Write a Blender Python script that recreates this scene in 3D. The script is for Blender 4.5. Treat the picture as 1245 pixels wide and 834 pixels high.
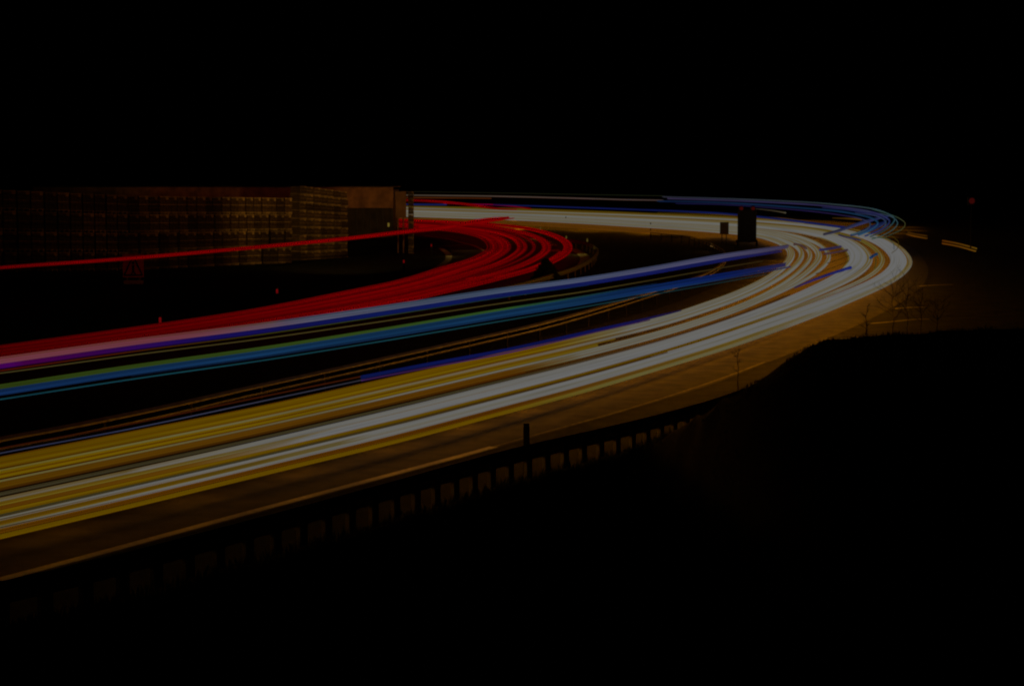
import bpy, bmesh, math, random
from mathutils import Vector, Matrix
random.seed(7)
for o in list(bpy.data.objects):
    bpy.data.objects.remove(o)
scene = bpy.context.scene
COL = scene.collection

# ------------------------------------------------------------------ camera, sky, exposure
CAM_H, FPX, CX, CY, HORIZON = 6.0, 2421.0, 622.5, 417.0, 222.0
PITCH = math.atan((CY - HORIZON) / FPX)
cam_d = bpy.data.cameras.new('camera')
cam_d.sensor_width = 36.0
cam_d.lens = FPX / 1245.0 * 36.0
cam_d.clip_end = 5000
cam = bpy.data.objects.new('camera', cam_d)
COL.objects.link(cam)
cam.location = (0, 0, CAM_H)
cam.rotation_euler = (math.pi / 2 - PITCH, 0, 0)
scene.camera = cam

world = bpy.data.worlds.new('World')
scene.world = world
world.use_nodes = True
wn = world.node_tree
bg = wn.nodes['Background']
sky = wn.nodes.new('ShaderNodeTexSky')
sky.sky_type = 'NISHITA'
sky.sun_disc = False
sky.sun_elevation = math.radians(-8)
sky.sun_rotation = math.radians(20)
wn.links.new(sky.outputs[0], bg.inputs[0])
bg.inputs[1].default_value = 0.0002

scene.view_settings.view_transform = 'Standard'
scene.view_settings.look = 'None'
scene.view_settings.exposure = 0.0
scene.view_settings.gamma = 1.0
scene.view_settings.use_curve_mapping = False
scene.cycles.use_denoising = True
scene.cycles.max_bounces = 4
scene.cycles.sample_clamp_indirect = 2.0
scene.cycles.filter_width = 2.1

# lamp power (watts); WARM = sodium-warm headlamps seen in the long exposure
WARM = (1.0, 0.335, 0.0)
P_NEAR, P_BEND, P_FAR = 22.0, 110.0, 420.0

# ------------------------------------------------------------------ helpers
def P(px, py, h=0.0):
    """the point of the place at height h that is seen at photo position (px, py)"""
    u, v = (px - CX) / FPX, -(py - CY) / FPX
    ca, sa = math.cos(PITCH), math.sin(PITCH)
    d = Vector((u, ca + v * sa, -sa + v * ca))
    t = (CAM_H - h) / -d.z if d.z < -1e-5 else 2000
    return Vector((0, 0, CAM_H)) + d * t

def depth(p):
    return p.y * math.cos(PITCH) - (p.z - CAM_H) * math.sin(PITCH)

def at_depth(px, py, Y):
    u, v = (px - CX) / FPX, -(py - CY) / FPX
    ca, sa = math.cos(PITCH), math.sin(PITCH)
    d = Vector((u, ca + v * sa, -sa + v * ca))
    return Vector((0, 0, CAM_H)) + d * (Y / d.y)

def s2l(c):
    out = []
    for k in c:
        k /= 255.0
        out.append(k / 12.92 if k <= 0.04045 else ((k + 0.055) / 1.055) ** 2.4)
    return tuple(out)

def cr(pts, t):
    """Catmull-Rom through a list of tuples at parameter t"""
    n = len(pts)
    t = max(0.0, min(n - 1 - 1e-6, t))
    i = int(t); f = t - i
    a, b = pts[max(i - 1, 0)], pts[i]
    c, d = pts[min(i + 1, n - 1)], pts[min(i + 2, n - 1)]
    return tuple(0.5 * (2 * q + (r - p) * f + (2 * p - 5 * q + 4 * r - s) * f * f + (3 * q - p - 3 * r + s) * f ** 3)
                 for p, q, r, s in zip(a, b, c, d))

def lerp_keys(keys, t):
    if t <= keys[0][0]: return keys[0][1]
    for (t0, a), (t1, b) in zip(keys, keys[1:]):
        if t <= t1:
            f = (t - t0) / max(t1 - t0, 1e-9)
            if isinstance(a, (int, float)): return a + (b - a) * f
            return tuple(p + (q - p) * f for p, q in zip(a, b))
    return keys[-1][1]

def link_mesh(name, bm, mat, parent=None, smooth=False):
    me = bpy.data.meshes.new(name)
    bm.to_mesh(me); bm.free()
    if smooth:
        for p in me.polygons: p.use_smooth = True
    o = bpy.data.objects.new(name, me)
    if mat: me.materials.append(mat)
    COL.objects.link(o)
    if parent: o.parent = parent
    return o

def tag(o, label=None, cat=None, group=None, kind=None):
    if label: o['label'] = label
    if cat: o['category'] = cat
    if group: o['group'] = group
    if kind: o['kind'] = kind
    return o

def thing(name, loc, label, cat, group=None, rz=0.0):
    o = bpy.data.objects.new(name, None)
    o.empty_display_size = 0.2
    COL.objects.link(o)
    o.location = loc; o.rotation_euler = (0, 0, rz)
    return tag(o, label, cat, group)

def box(bm, c, s, rz=0.0, bevel=0.0):
    m = Matrix.Translation(c) @ Matrix.Rotation(rz, 4, 'Z') @ Matrix.Diagonal((s[0], s[1], s[2], 1))
    r = bmesh.ops.create_cube(bm, size=1.0, matrix=m)
    if bevel:
        es = {e for v in r['verts'] for e in v.link_edges}
        bmesh.ops.bevel(bm, geom=list(es), offset=bevel, segments=1, affect='EDGES')

def cyl(bm, a, b, r0, r1=None, n=8):
    r1 = r0 if r1 is None else r1
    a, b = Vector(a), Vector(b)
    d = b - a
    m = Matrix.Translation((a + b) / 2) @ d.to_track_quat('Z', 'Y').to_matrix().to_4x4()
    bmesh.ops.create_cone(bm, cap_ends=True, segments=n, radius1=r0, radius2=max(r1, 1e-4), depth=d.length, matrix=m)

def sweep(bm, pts, rad, n=8, cols=None, layer=None, cols2=None, layer2=None):
    """a round rod along pts with a radius and optional colour per point"""
    rings = []
    N = len(pts)
    for i, p in enumerate(pts):
        tg = (pts[min(i + 1, N - 1)] - pts[max(i - 1, 0)])
        tg.normalize()
        side = tg.cross(Vector((0, 0, 1)))
        if side.length < 1e-4: side = Vector((1, 0, 0))
        side.normalize()
        up = side.cross(tg)
        ring = []
        for k in range(n):
            a = 2 * math.pi * k / n
            v = bm.verts.new(p + (side * math.cos(a) + up * math.sin(a)) * rad[i])
            if layer is not None: v[layer] = (*cols[i], 1.0)
            if layer2 is not None: v[layer2] = (*cols2[i], 1.0)
            ring.append(v)
        rings.append(ring)
    for r0, r1 in zip(rings, rings[1:]):
        for k in range(n):
            bm.faces.new((r0[k], r0[(k + 1) % n], r1[(k + 1) % n], r1[k]))
    bm.faces.new(rings[0][::-1]); bm.faces.new(rings[-1])

# ------------------------------------------------------------------ materials
def mat(name, col, rough=0.8, metal=0.0, noise=None, bump=0.0, col2=None, spec=0.3):
    m = bpy.data.materials.new(name)
    m.use_nodes = True
    nt = m.node_tree
    b = nt.nodes['Principled BSDF']
    b.inputs['Roughness'].default_value = rough
    b.inputs['Metallic'].default_value = metal
    b.inputs['Specular IOR Level'].default_value = spec
    b.inputs['Base Color'].default_value = (*col, 1)
    if noise:
        tc = nt.nodes.new('ShaderNodeTexCoord')
        nz = nt.nodes.new('ShaderNodeTexNoise')
        nz.inputs['Scale'].default_value = noise
        nz.inputs['Detail'].default_value = 6
        nt.links.new(tc.outputs['Object'], nz.inputs['Vector'])
        rp = nt.nodes.new('ShaderNodeValToRGB')
        c2 = col2 or tuple(k * 0.45 for k in col)
        rp.color_ramp.elements[0].color = (*c2, 1); rp.color_ramp.elements[0].position = 0.35
        rp.color_ramp.elements[1].color = (*col, 1); rp.color_ramp.elements[1].position = 0.68
        nt.links.new(nz.outputs['Fac'], rp.inputs['Fac'])
        nt.links.new(rp.outputs['Color'], b.inputs['Base Color'])
        if bump:
            bp = nt.nodes.new('ShaderNodeBump')
            bp.inputs['Strength'].default_value = bump
            nt.links.new(nz.outputs['Fac'], bp.inputs['Height'])
            nt.links.new(bp.outputs['Normal'], b.inputs['Normal'])
    return m

def emit(name, col, strength=1.0):
    m = bpy.data.materials.new(name)
    m.use_nodes = True
    nt = m.node_tree
    nt.nodes.clear()
    out = nt.nodes.new('ShaderNodeOutputMaterial')
    e = nt.nodes.new('ShaderNodeEmission')
    e.inputs['Color'].default_value = (*col, 1); e.inputs['Strength'].default_value = strength
    nt.links.new(e.outputs[0], out.inputs[0])
    m.cycles.emission_sampling = 'NONE'
    return m

def trail_material():
    m = emit('light_streak', (1, 1, 1))
    nt = m.node_tree
    e = next(n for n in nt.nodes if n.type == 'EMISSION')
    a = nt.nodes.new('ShaderNodeAttribute')
    a.attribute_name = 'glow'
    # the core of a streak is brightest; its upper and lower rims take a deeper hue, bloom put into the colour
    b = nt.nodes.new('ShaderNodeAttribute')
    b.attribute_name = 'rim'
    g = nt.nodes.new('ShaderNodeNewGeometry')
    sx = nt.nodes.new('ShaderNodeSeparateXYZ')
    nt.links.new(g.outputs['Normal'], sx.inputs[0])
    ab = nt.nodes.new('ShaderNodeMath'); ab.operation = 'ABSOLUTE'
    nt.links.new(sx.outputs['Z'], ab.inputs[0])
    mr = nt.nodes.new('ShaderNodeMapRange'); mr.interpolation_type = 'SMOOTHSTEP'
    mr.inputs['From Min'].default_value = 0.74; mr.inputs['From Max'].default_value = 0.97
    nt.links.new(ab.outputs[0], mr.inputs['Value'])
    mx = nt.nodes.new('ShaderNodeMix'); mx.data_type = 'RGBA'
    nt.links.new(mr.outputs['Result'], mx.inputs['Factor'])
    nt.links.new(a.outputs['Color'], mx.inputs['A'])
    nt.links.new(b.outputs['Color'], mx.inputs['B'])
    # underside tinted amber so that the light cast on the road turns warm
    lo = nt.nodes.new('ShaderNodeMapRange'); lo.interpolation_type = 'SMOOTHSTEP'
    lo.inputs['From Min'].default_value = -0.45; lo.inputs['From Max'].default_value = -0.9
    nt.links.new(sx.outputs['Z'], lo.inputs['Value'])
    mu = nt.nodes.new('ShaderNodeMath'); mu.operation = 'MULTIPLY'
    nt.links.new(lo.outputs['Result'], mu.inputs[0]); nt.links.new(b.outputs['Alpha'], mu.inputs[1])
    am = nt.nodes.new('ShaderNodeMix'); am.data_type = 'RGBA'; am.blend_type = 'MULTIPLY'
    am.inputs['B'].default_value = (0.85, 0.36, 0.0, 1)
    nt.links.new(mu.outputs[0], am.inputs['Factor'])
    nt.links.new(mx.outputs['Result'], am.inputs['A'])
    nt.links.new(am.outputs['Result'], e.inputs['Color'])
    return m

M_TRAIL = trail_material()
M_GROUND = mat('meadow', (0.042, 0.04, 0.02), 0.95, noise=0.9, bump=0.4, col2=(0.016, 0.015, 0.008), spec=0.1)
M_ASPHALT = mat('asphalt', (0.095, 0.09, 0.085), 0.85, noise=1.3, bump=0.12, col2=(0.055, 0.052, 0.05), spec=0.12)
M_PAINT = mat('road_paint', (0.75, 0.74, 0.68), 0.6, noise=9.0, col2=(0.5, 0.49, 0.44))
M_WORN = mat('worn_paint', (0.3, 0.29, 0.26), 0.7, noise=4.0, col2=(0.1, 0.1, 0.09))
M_STEEL = mat('galvanised_steel', (0.42, 0.42, 0.42), 0.5, 0.6, noise=3.0, col2=(0.28, 0.27, 0.25))
M_DARK = mat('dark_steel', (0.04, 0.04, 0.04), 0.6, 0.3, noise=4.0)
M_GRASS = mat('grass_blades', (0.06, 0.07, 0.03), 0.9, noise=4.0)
M_BARK = mat('bark', (0.05, 0.04, 0.03), 0.9, noise=6.0)
M_LEAF = mat('leaf', (0.04, 0.055, 0.025), 0.85, noise=5.0)
M_CRATE = mat('crate_plastic', (0.2, 0.12, 0.055), 0.6, noise=5.0, col2=(0.08, 0.045, 0.02))
M_LIP = mat('crate_rim', (0.75, 0.52, 0.24), 0.6, noise=3.0, col2=(0.3, 0.2, 0.1))
M_CLAD = mat('cladding', (0.46, 0.24, 0.12), 0.6, noise=0.9, col2=(0.2, 0.1, 0.05))
M_WALL = mat('dark_wall', (0.06, 0.05, 0.045), 0.8, noise=1.0)
M_SIGN = mat('sign_back', (0.3, 0.27, 0.22), 0.6, noise=3.0, col2=(0.22, 0.2, 0.16))
M_WARN = mat('warning_sign_face', (0.5, 0.08, 0.05), 0.6, noise=6.0, col2=(0.38, 0.06, 0.04))
M_BLACK = mat('black_print', (0.015, 0.012, 0.012), 0.7, noise=8.0)
M_POST = mat('delineator_plastic', (0.5, 0.48, 0.45), 0.5, noise=6.0)
M_RUBBER = mat('rubber', (0.02, 0.02, 0.02), 0.8, noise=8.0)
M_REDREFL = emit('red_reflector_glow', s2l((95, 6, 8)))  # emission put in for the light the red reflectors throw back
M_REDDIM = emit('red_lamp_dim', s2l((48, 6, 4)))
M_YELLOWLAMP = emit('yellow_lamp', s2l((98, 82, 30)))
M_AMBERDIM = emit('amber_reflector_glow', s2l((75, 62, 25)))  # glow put in for light returned by the pale reflectors

# ------------------------------------------------------------------ the pixel-true stations of the two carriageways
W_IN = [(-250, 606), (-60, 569), (0, 557), (160, 526), (320, 494.5), (480, 459), (600, 432), (700, 410), (800, 386), (860, 367), (900, 352),
        (930, 337), (949, 323), (957, 311), (953, 301), (937, 293), (910, 286.5), (860, 281.5), (780, 276), (640, 268), (500, 263), (400, 260)]
W_OUT = [(-250, 716), (-60, 670), (0, 656), (160, 618), (320, 579), (480, 540), (600, 508), (700, 481), (800, 451), (890, 423), (970, 394),
         (1035, 367), (1085, 343), (1107, 323), (1101, 306), (1078, 291), (1040, 280), (980, 272), (880, 265.5), (720, 259.5), (560, 254.5), (440, 251)]
R_IN = [(-250, 455), (-60, 429), (0, 420), (160, 398), (300, 377), (418, 354), (485, 340), (531, 326.5), (570, 315.5), (591, 306), (595.5, 299.5),
        (589, 291), (572, 285), (545, 280.5), (510, 277.5), (470, 275), (430, 273)]
R_OUT = [(-250, 482), (-60, 450), (0, 441), (160, 421), (300, 399), (460, 374), (560, 352), (620, 337), (660, 325), (688, 311), (695, 300),
         (687, 291), (664, 282), (627, 275), (575, 271), (510, 268), (450, 266)]
B_IN = [(-250, 470), (-60, 444), (0, 436), (160, 414), (320, 394), (460, 374), (600, 353), (700, 340), (780, 327.5), (880, 310), (950, 299.5), (990, 292)]
B_OUT = [(-250, 522), (-60, 494), (0, 485.5), (160, 461), (320, 438), (460, 415.5), (600, 392), (700, 375), (780, 360.5), (880, 343), (950, 330), (990, 321)]

def fam(A, B, s, t):
    a, b = cr(A, t), cr(B, t)
    return (a[0] + (b[0] - a[0]) * s, a[1] + (b[1] - a[1]) * s)

# ------------------------------------------------------------------ terrain
RAIL_NEAR = [(-300, 790), (-60, 722), (0, 706.5), (110, 682), (300, 633), (460, 590), (620, 546), (760, 514), (865, 486), (930, 462), (1000, 432)]
rail_pts = [P(x, y, 0.75) for x, y in RAIL_NEAR]
RIDGE_PX = [(560, 690, 41), (640, 625, 42), (710, 578, 42.5), (780, 545, 41.5), (830, 521, 39.5), (862, 499, 38), (900, 480, 36.6), (935, 460, 36), (958, 441, 36),
            (980, 426, 36), (1010, 418, 36), (1050, 411, 36), (1120, 405.5, 36), (1245, 401, 37), (1700, 398, 42), (3200, 420, 60)]
RIDGE, CREST = [], []
for px, py, Y in RIDGE_PX:
    p = at_depth(px, py, Y)
    RIDGE.append((p.x, p.z)); CREST.append((p.x, p.y))
def hnoise(x, y):
    return (math.sin(x * 1.9 + 1.3 * math.sin(y * 1.1)) * math.cos(y * 1.6 + 0.7 * math.sin(x * 2.3))
            + 0.5 * math.sin(x * 4.7 + y * 3.1) * math.cos(y * 5.3 - x * 2.2))
def rail_side(x, y):
    """signed distance to the near guardrail, positive on the camera's side"""
    best, sd = 1e9, 0
    for a, b in zip(rail_pts, rail_pts[1:]):
        ax, ay, bx, by = a.x, a.y, b.x, b.y
        dx, dy = bx - ax, by - ay
        L2 = dx * dx + dy * dy
        t = max(0, min(1, ((x - ax) * dx + (y - ay) * dy) / L2))
        qx, qy = ax + dx * t, ay + dy * t
        d = math.hypot(x - qx, y - qy)
        if d < best:
            best = d
            sd = d if (dx * (y - ay) - dy * (x - ax)) < 0 else -d
    return sd
def ground_z(x, y):
    z = 0.0
    d = rail_side(x, y) if (y < 75 and x < 30) else (1 if (y < 40) else -1)
    if d > 0.12 and y < 60:
        z = min(0.27, (d - 0.12) * 0.7)
        if d > 0.8: z = max(-4.0, 0.27 - (d - 0.8) * 0.5)  # slope shaped to fall into shade behind the lip
        z += 0.04 * hnoise(x, y) * min(1, d)
        rc = math.hypot(x, y)                              # the bank the camera stands on
        z = max(z, 4.3 - max(0, rc - 2.2) * 0.85)
    # the mound on the right, its crest about 36 m away
    if x > RIDGE[0][0] and y < 75:
        prof, crest = lerp_keys(RIDGE, x), lerp_keys(CREST, x)
        if y < crest: m = prof - max(0, crest - y - 0.9) * 0.95
        else: m = prof - ((y - crest) / 2.4) ** 2 if x < 9 else prof - (y - crest) * .25
        m += 0.05 * hnoise(x * 1.3, y * 1.1)
        z = max(z, m)
    if y < 60: z = max(z, -4.0)
    return z
def axis(segs):
    out = []
    for a, b, st in segs:
        n = max(1, int(round((b - a) / st)))
        out += [a + (b - a) * i / n for i in range(n)]
    out.append(segs[-1][1])
    return out
xs = axis([(-600, -100, 50), (-100, -30, 8), (-30, -12, 1.5), (-12, 12, 0.35), (12, 30, 1.2), (30, 100, 8), (100, 700, 50)])
ys = axis([(-40, 0, 5), (0, 18, 1.0), (18, 52, 0.35), (52, 80, 2), (80, 400, 16), (400, 1500, 110)])
bm = bmesh.new()
grid = [[bm.verts.new((x, y, ground_z(x, y))) for x in xs] for y in ys]
for j in range(len(ys) - 1):
    for i in range(len(xs) - 1):
        bm.faces.new((grid[j][i], grid[j][i + 1], grid[j + 1][i + 1], grid[j + 1][i]))
tag(link_mesh('ground', bm, M_GROUND, smooth=True), kind='structure')

def strip(name, left, right, z, m, n=160, kind='structure'):
    bm = bmesh.new()
    N = min(len(left), len(right))
    prev = None
    for i in range(n + 1):
        t = (N - 1) * i / n
        a, b = cr(left, t), cr(right, t)
        pa, pb = P(a[0], a[1], z), P(b[0], b[1], z)
        va, vb = bm.verts.new(pa), bm.verts.new(pb)
        if prev: bm.faces.new((prev[0], prev[1], vb, va))
        prev = (va, vb)
    bmesh.ops.recalc_face_normals(bm, faces=bm.faces[:])
    o = link_mesh(name, bm, m)
    if o.data.polygons[0].normal.z < 0: o.data.flip_normals()
    return tag(o, kind=kind)

ROAD_IN = [(-250, 604), (-60, 567), (0, 555), (160, 524), (320, 489), (480, 452), (600, 425), (700, 401), (800, 375), (860, 353), (892, 337),
           (908, 322), (908, 309), (893, 298), (850, 290), (780, 284), (640, 274), (500, 268), (400, 265)]
ROAD_OUT = [(-250, 772), (-60, 724), (0, 708), (110, 680), (300, 628), (540, 563), (640, 534), (760, 500), (860, 469), (930, 442), (1000, 414), (1062, 386),
            (1110, 358), (1128, 335), (1122, 314), (1096, 296), (1020, 278), (760, 262), (440, 252)]
strip('carriageway', ROAD_IN, ROAD_OUT, 0.012, M_ASPHALT)
RR_IN = [(-250, 440), (0, 411), (160, 388), (300, 366), (418, 345), (485, 331), (518, 322), (545, 311), (548, 303), (536, 294), (510, 288), (470, 284), (400, 280)]
RR_OUT = [(-250, 492), (0, 452), (160, 429), (300, 406), (460, 380), (580, 355), (640, 341), (700, 322), (716, 309), (706, 295), (670, 283), (600, 272), (450, 266)]
strip('slip_road', RR_IN, RR_OUT, 0.012, M_ASPHALT)
SIDE_IN = [(-200, 345), (0, 331), (200, 317), (400, 299), (500, 288), (600, 270)]
SIDE_OUT = [(-200, 360), (0, 343), (200, 327), (400, 306), (500, 293), (640, 270)]
strip('access_road', SIDE_IN, SIDE_OUT, 0.008, M_ASPHALT)

def line_mark(pts, w, z=0.02, name='road_marking', m=None, n=60):
    """a painted line of real width along photo points on the road surface"""
    bm = bmesh.new()
    path = [P(*cr(pts, (len(pts) - 1) * i / n), z) for i in range(n + 1)]
    prev = None
    for i, p in enumerate(path):
        tg = path[min(i + 1, n)] - path[max(i - 1, 0)]
        tg.normalize()
        sd = Vector((-tg.y, tg.x, 0)) * w / 2
        cur = (bm.verts.new(p + sd), bm.verts.new(p - sd))
        if prev: bm.faces.new((prev[0], prev[1], cur[1], cur[0]))
        prev = cur
    o = link_mesh(name, bm, m or M_PAINT)
    if o.data.polygons[0].normal.z < 0: o.data.flip_normals()
    return tag(o, kind='structure')
line_mark([(-250, 764), (-60, 719), (0, 704), (110, 675), (300, 623.5), (540, 559.5), (600, 543)], 0.22)
line_mark([(600, 543), (640, 531.5), (760, 498), (860, 466), (930, 440)], 0.07, m=M_WORN)
line_mark([(536, 302), (544, 308), (545.5, 314), (540, 320), (518, 332), (480, 342)], 0.5)
line_mark([(516, 286.7), (544, 290.5), (563.6, 295.7), (578, 299.5), (594, 308)], 0.3)
line_mark([(535, 299.6), (567, 297.6)], 0.3)
line_mark([(696, 302.6), (706.7, 308.4), (711.8, 314.8), (708.6, 322)], 0.8)
for (x0, y0, x1, y1) in [(622, 268.6, 629, 268.8), (623, 278.4, 634.7, 279.4), (635, 284.5, 641, 285.5), (645, 290.2, 654.6, 291.6), (661, 293.6, 667, 295),
                         (669, 297, 672, 298.6), (674, 303.5, 673, 306), (646, 287, 651, 288)]:
    line_mark([(x0, y0), (x1, y1)], 0.9, n=4)
line_mark([(1054, 393.5), (1075, 392), (1110, 388.5), (1130, 388)], 0.16)
line_mark([(1085, 375.5), (1105, 374), (1125, 373.2)], 0.2)
line_mark([(1117, 348), (1135, 346.8), (1158, 346)], 0.25)

# ------------------------------------------------------------------ guardrails
def wbeam_section():
    # height against depth of a W-profile beam, 0.31 m tall
    return [(-0.155, 0.0), (-0.135, 0.03), (-0.1, 0.09), (-0.06, 0.09), (-0.02, 0.0), (0.02, 0.0), (0.06, 0.09), (0.1, 0.09), (0.135, 0.03), (0.155, 0.0)]
def guardrail(path, label, side, top=0.75, spacing=2.0, sections=4.0, post=(0.1, 0.06), m_beam=None, m_post=None, group=None, double=False):
    """W-beam along world points; side=+1 puts the profile's face on the left of the path"""
    m_beam = m_beam or M_STEEL; m_post = m_post or M_STEEL
    base_pt = Vector((path[0].x, path[0].y, 0))
    t = thing('guardrail', base_pt, label, 'guardrail', group)
    # resample
    dist = [0]
    for a, b in zip(path, path[1:]): dist.append(dist[-1] + (b - a).length)
    def at(d):
        for i in range(len(path) - 1):
            if d <= dist[i + 1] or i == len(path) - 2:
                f = (d - dist[i]) / max(1e-9, dist[i + 1] - dist[i])
                p = path[i].lerp(path[i + 1], f); tg = path[i + 1] - path[i]
                tg.z = 0; tg.normalize()
                return p, tg
    bm = bmesh.new()
    sec = wbeam_section()
    n = max(8, int(dist[-1] / 0.8))
    rings = []
    for i in range(n + 1):
        p, tg = at(dist[-1] * i / n)
        nrm = Vector((-tg.y, tg.x, 0)) * side
        ring = [bm.verts.new(Vector((p.x, p.y, top - 0.155 + h)) + nrm * d - base_pt) for h, d in sec]
        rings.append(ring)
    for r0, r1 in zip(rings, rings[1:]):
        for k in range(len(sec) - 1):
            if double and k in (3, 4, 5): continue
            bm.faces.new((r0[k], r0[k + 1], r1[k + 1], r1[k]))
    bmesh.ops.recalc_face_normals(bm, faces=bm.faces[:])
    r = bmesh.ops.solidify(bm, geom=bm.faces[:], thickness=0.006)
    # lapped joints: a short sleeve every few metres
    d = sections / 2
    while d < dist[-1]:
        p, tg = at(d)
        nrm = Vector((-tg.y, tg.x, 0)) * side
        ang = math.atan2(tg.y, tg.x)
        for hz in (-0.08, 0.08):
            box(bm, Vector((p.x, p.y, top - 0.155 + hz)) + nrm * 0.09 - base_pt, (0.12, 0.02, 0.05), ang)
        d += sections
    link_mesh('beam', bm, m_beam, t)
    cnt = 0
    d = spacing * 0.5
    while d < dist[-1] and cnt < 98:
        p, tg = at(d)
        nrm = Vector((-tg.y, tg.x, 0)) * side
        bm = bmesh.new()
        c = Vector((p.x, p.y, 0)) - nrm * (post[1] / 2 + 0.01) - base_pt
        hgt = top - 0.03 + 0.35
        ang = math.atan2(tg.y, tg.x)
        # C-shaped sigma post: web and two flanges
        box(bm, c + Vector((0, 0, top - 0.03 - hgt / 2)), (post[0], 0.012, hgt), ang)
        tv = Vector((tg.x, tg.y, 0))
        for q in (-1, 1):
            box(bm, c + tv * q * (post[0] / 2 + 0.0065) - nrm * 0.02 + Vector((0, 0, top - 0.035 - hgt / 2)), (0.012, post[1], hgt), ang)
        link_mesh('post', bm, m_post, t)
        cnt += 1
        d += spacing
    return t

def path_world(px, h, n=60, ext=None):
    return [P(*cr(px, (len(px) - 1) * i / n), h) for i in range(n + 1)]
near_path = path_world(RAIL_NEAR, 0.75, 60)
guardrail(near_path, 'long dark guardrail in the foreground with closely spaced posts', +1, spacing=0.77, post=(0.2, 0.07), m_beam=M_STEEL, m_post=M_STEEL)
MED = [(-250, 592), (-60, 553), (0, 540), (80, 525), (200, 500), (300, 477), (440, 446), (560, 419), (660, 396), (740, 373.5), (800, 355), (850, 338), (873, 326), (882, 316), (880, 308), (870, 300.5), (850, 292.5), (830, 288.5), (790, 284.5)]
guardrail(path_world(MED, 0.62, 90), 'amber lit median guardrail between the gold headlight streaks and the blue streaks', -1, top=0.775, spacing=4.0, m_post=M_BLACK, double=True)
OUTR = [(652, 289), (697.7, 293.5), (715.7, 298), (726, 304.5), (723, 312), (713, 319.5), (697.7, 327), (679.7, 333), (640, 345), (600, 354)]
guardrail(path_world(OUTR, 0.62, 60), 'dim guardrail on the outside of the tight red streak bend', +1, top=0.775, spacing=4.0)

# ------------------------------------------------------------------ light streaks
W, WG, WP, Y = (102, 102, 102), (102, 102, 98), (106, 94, 78), (102, 99, 58)
G, GD, GB, BR, OR = (104, 82, 2), (84, 62, 2), (92, 62, 8), (58, 34, 4), (78, 42, 2)
GR, DK = (58, 55, 40), (30, 18, 4)
RD, RD2, RDK = (126, 0, 1), (116, 0, 1), (92, 0, 1)
BL, BL2, LV, TL, GN, CY_ = (16, 28, 98), (22, 60, 100), (84, 84, 112), (20, 68, 78), (50, 78, 32), (76, 106, 112)

NS = 16
def streak(parent, pts, rad, cols):
    """one streak: a rod of light made of fine filaments, each with its own strength"""
    bm = bmesh.new()
    lay = bm.verts.layers.float_color.new('glow')
    lay2 = bm.verts.layers.float_color.new('rim')
    org = parent.location
    fil = [random.random() for _ in range(NS)]
    p1, p2 = random.uniform(0, 6.28), random.uniform(0, 6.28)
    def filament(i, k):
        r, g, b = cols[i]
        v = fil[k]
        along = 1 + .05 * math.sin(i * .31 + p1) + .04 * math.sin(i * .83 + p2 + k)
        if b > r:                                            # blue and teal lamps
            m = (.55 + .5 * v) * along
            c = (r * m, g * m, b * m)
        elif g < r * .35:                                    # tail lamps
            m = (.6 + .44 * v) * along
            c = (r * m, g, b)
        else:                                                # headlamps: white to gold
            w = 0.0 if v > .6 else (.6 - v) / .6
            if b > 95: w *= .22 if g > 100 else 1
            elif b > 60: w *= .7
            m = (1 - .3 * w) * min(along, 1.0)
            c = (r * m, g * m * (1 - .14 * w), b * m * (1 - .75 * w))
        return (*s2l(c), 1.0)
    rings = []
    N = len(pts)
    loc = [p - org for p in pts]
    rims = []
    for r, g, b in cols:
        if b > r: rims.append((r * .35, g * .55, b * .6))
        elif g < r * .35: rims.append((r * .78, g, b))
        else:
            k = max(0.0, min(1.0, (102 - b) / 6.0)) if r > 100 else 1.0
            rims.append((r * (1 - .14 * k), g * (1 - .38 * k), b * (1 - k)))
    for i, p in enumerate(loc):
        tg = loc[min(i + 1, N - 1)] - loc[max(i - 1, 0)]
        tg.normalize()
        side = tg.cross(Vector((0, 0, 1))).normalized()
        up = side.cross(tg)
        ring = []
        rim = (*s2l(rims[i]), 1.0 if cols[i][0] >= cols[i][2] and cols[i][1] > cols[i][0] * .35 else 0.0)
        for k in range(NS):
            a = 2 * math.pi * k / NS
            v = bm.verts.new(p + (side * math.cos(a) + up * math.sin(a)) * rad[i])
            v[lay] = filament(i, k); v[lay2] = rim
            ring.append(v)
        rings.append(ring)
    for r0, r1 in zip(rings, rings[1:]):
        for k in range(NS):
            bm.faces.new((r0[k], r0[(k + 1) % NS], r1[(k + 1) % NS], r1[k]))
    bm.faces.new(rings[0][::-1]); bm.faces.new(rings[-1])
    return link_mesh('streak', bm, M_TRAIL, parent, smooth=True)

def px_streak(parent, px, h, r, cols, n=None, wob=0.0):
    """a streak along photo points at real height h; r and cols are keyed by position 0..1"""
    n = n or max(10, len(px) * 8)
    pts, rad, cc = [], [], []
    for i in range(n + 1):
        f = i / n
        q = cr(px, (len(px) - 1) * f)
        hh = lerp_keys(h, f) if isinstance(h, list) else h
        p = P(q[0], q[1] + wob * math.sin(f * 40), hh)
        rr = lerp_keys(r, f) if isinstance(r, list) else r
        pts.append(p); rad.append(max(0.004, rr * depth(p) / FPX))
        cc.append(lerp_keys(cols, f) if isinstance(cols, list) else cols)
    return streak(parent, pts, rad, cc)

def new_trail(first, label, group):
    return thing('light_trail', Vector((first.x, first.y, 0)), label, 'light trail', group)

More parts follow.
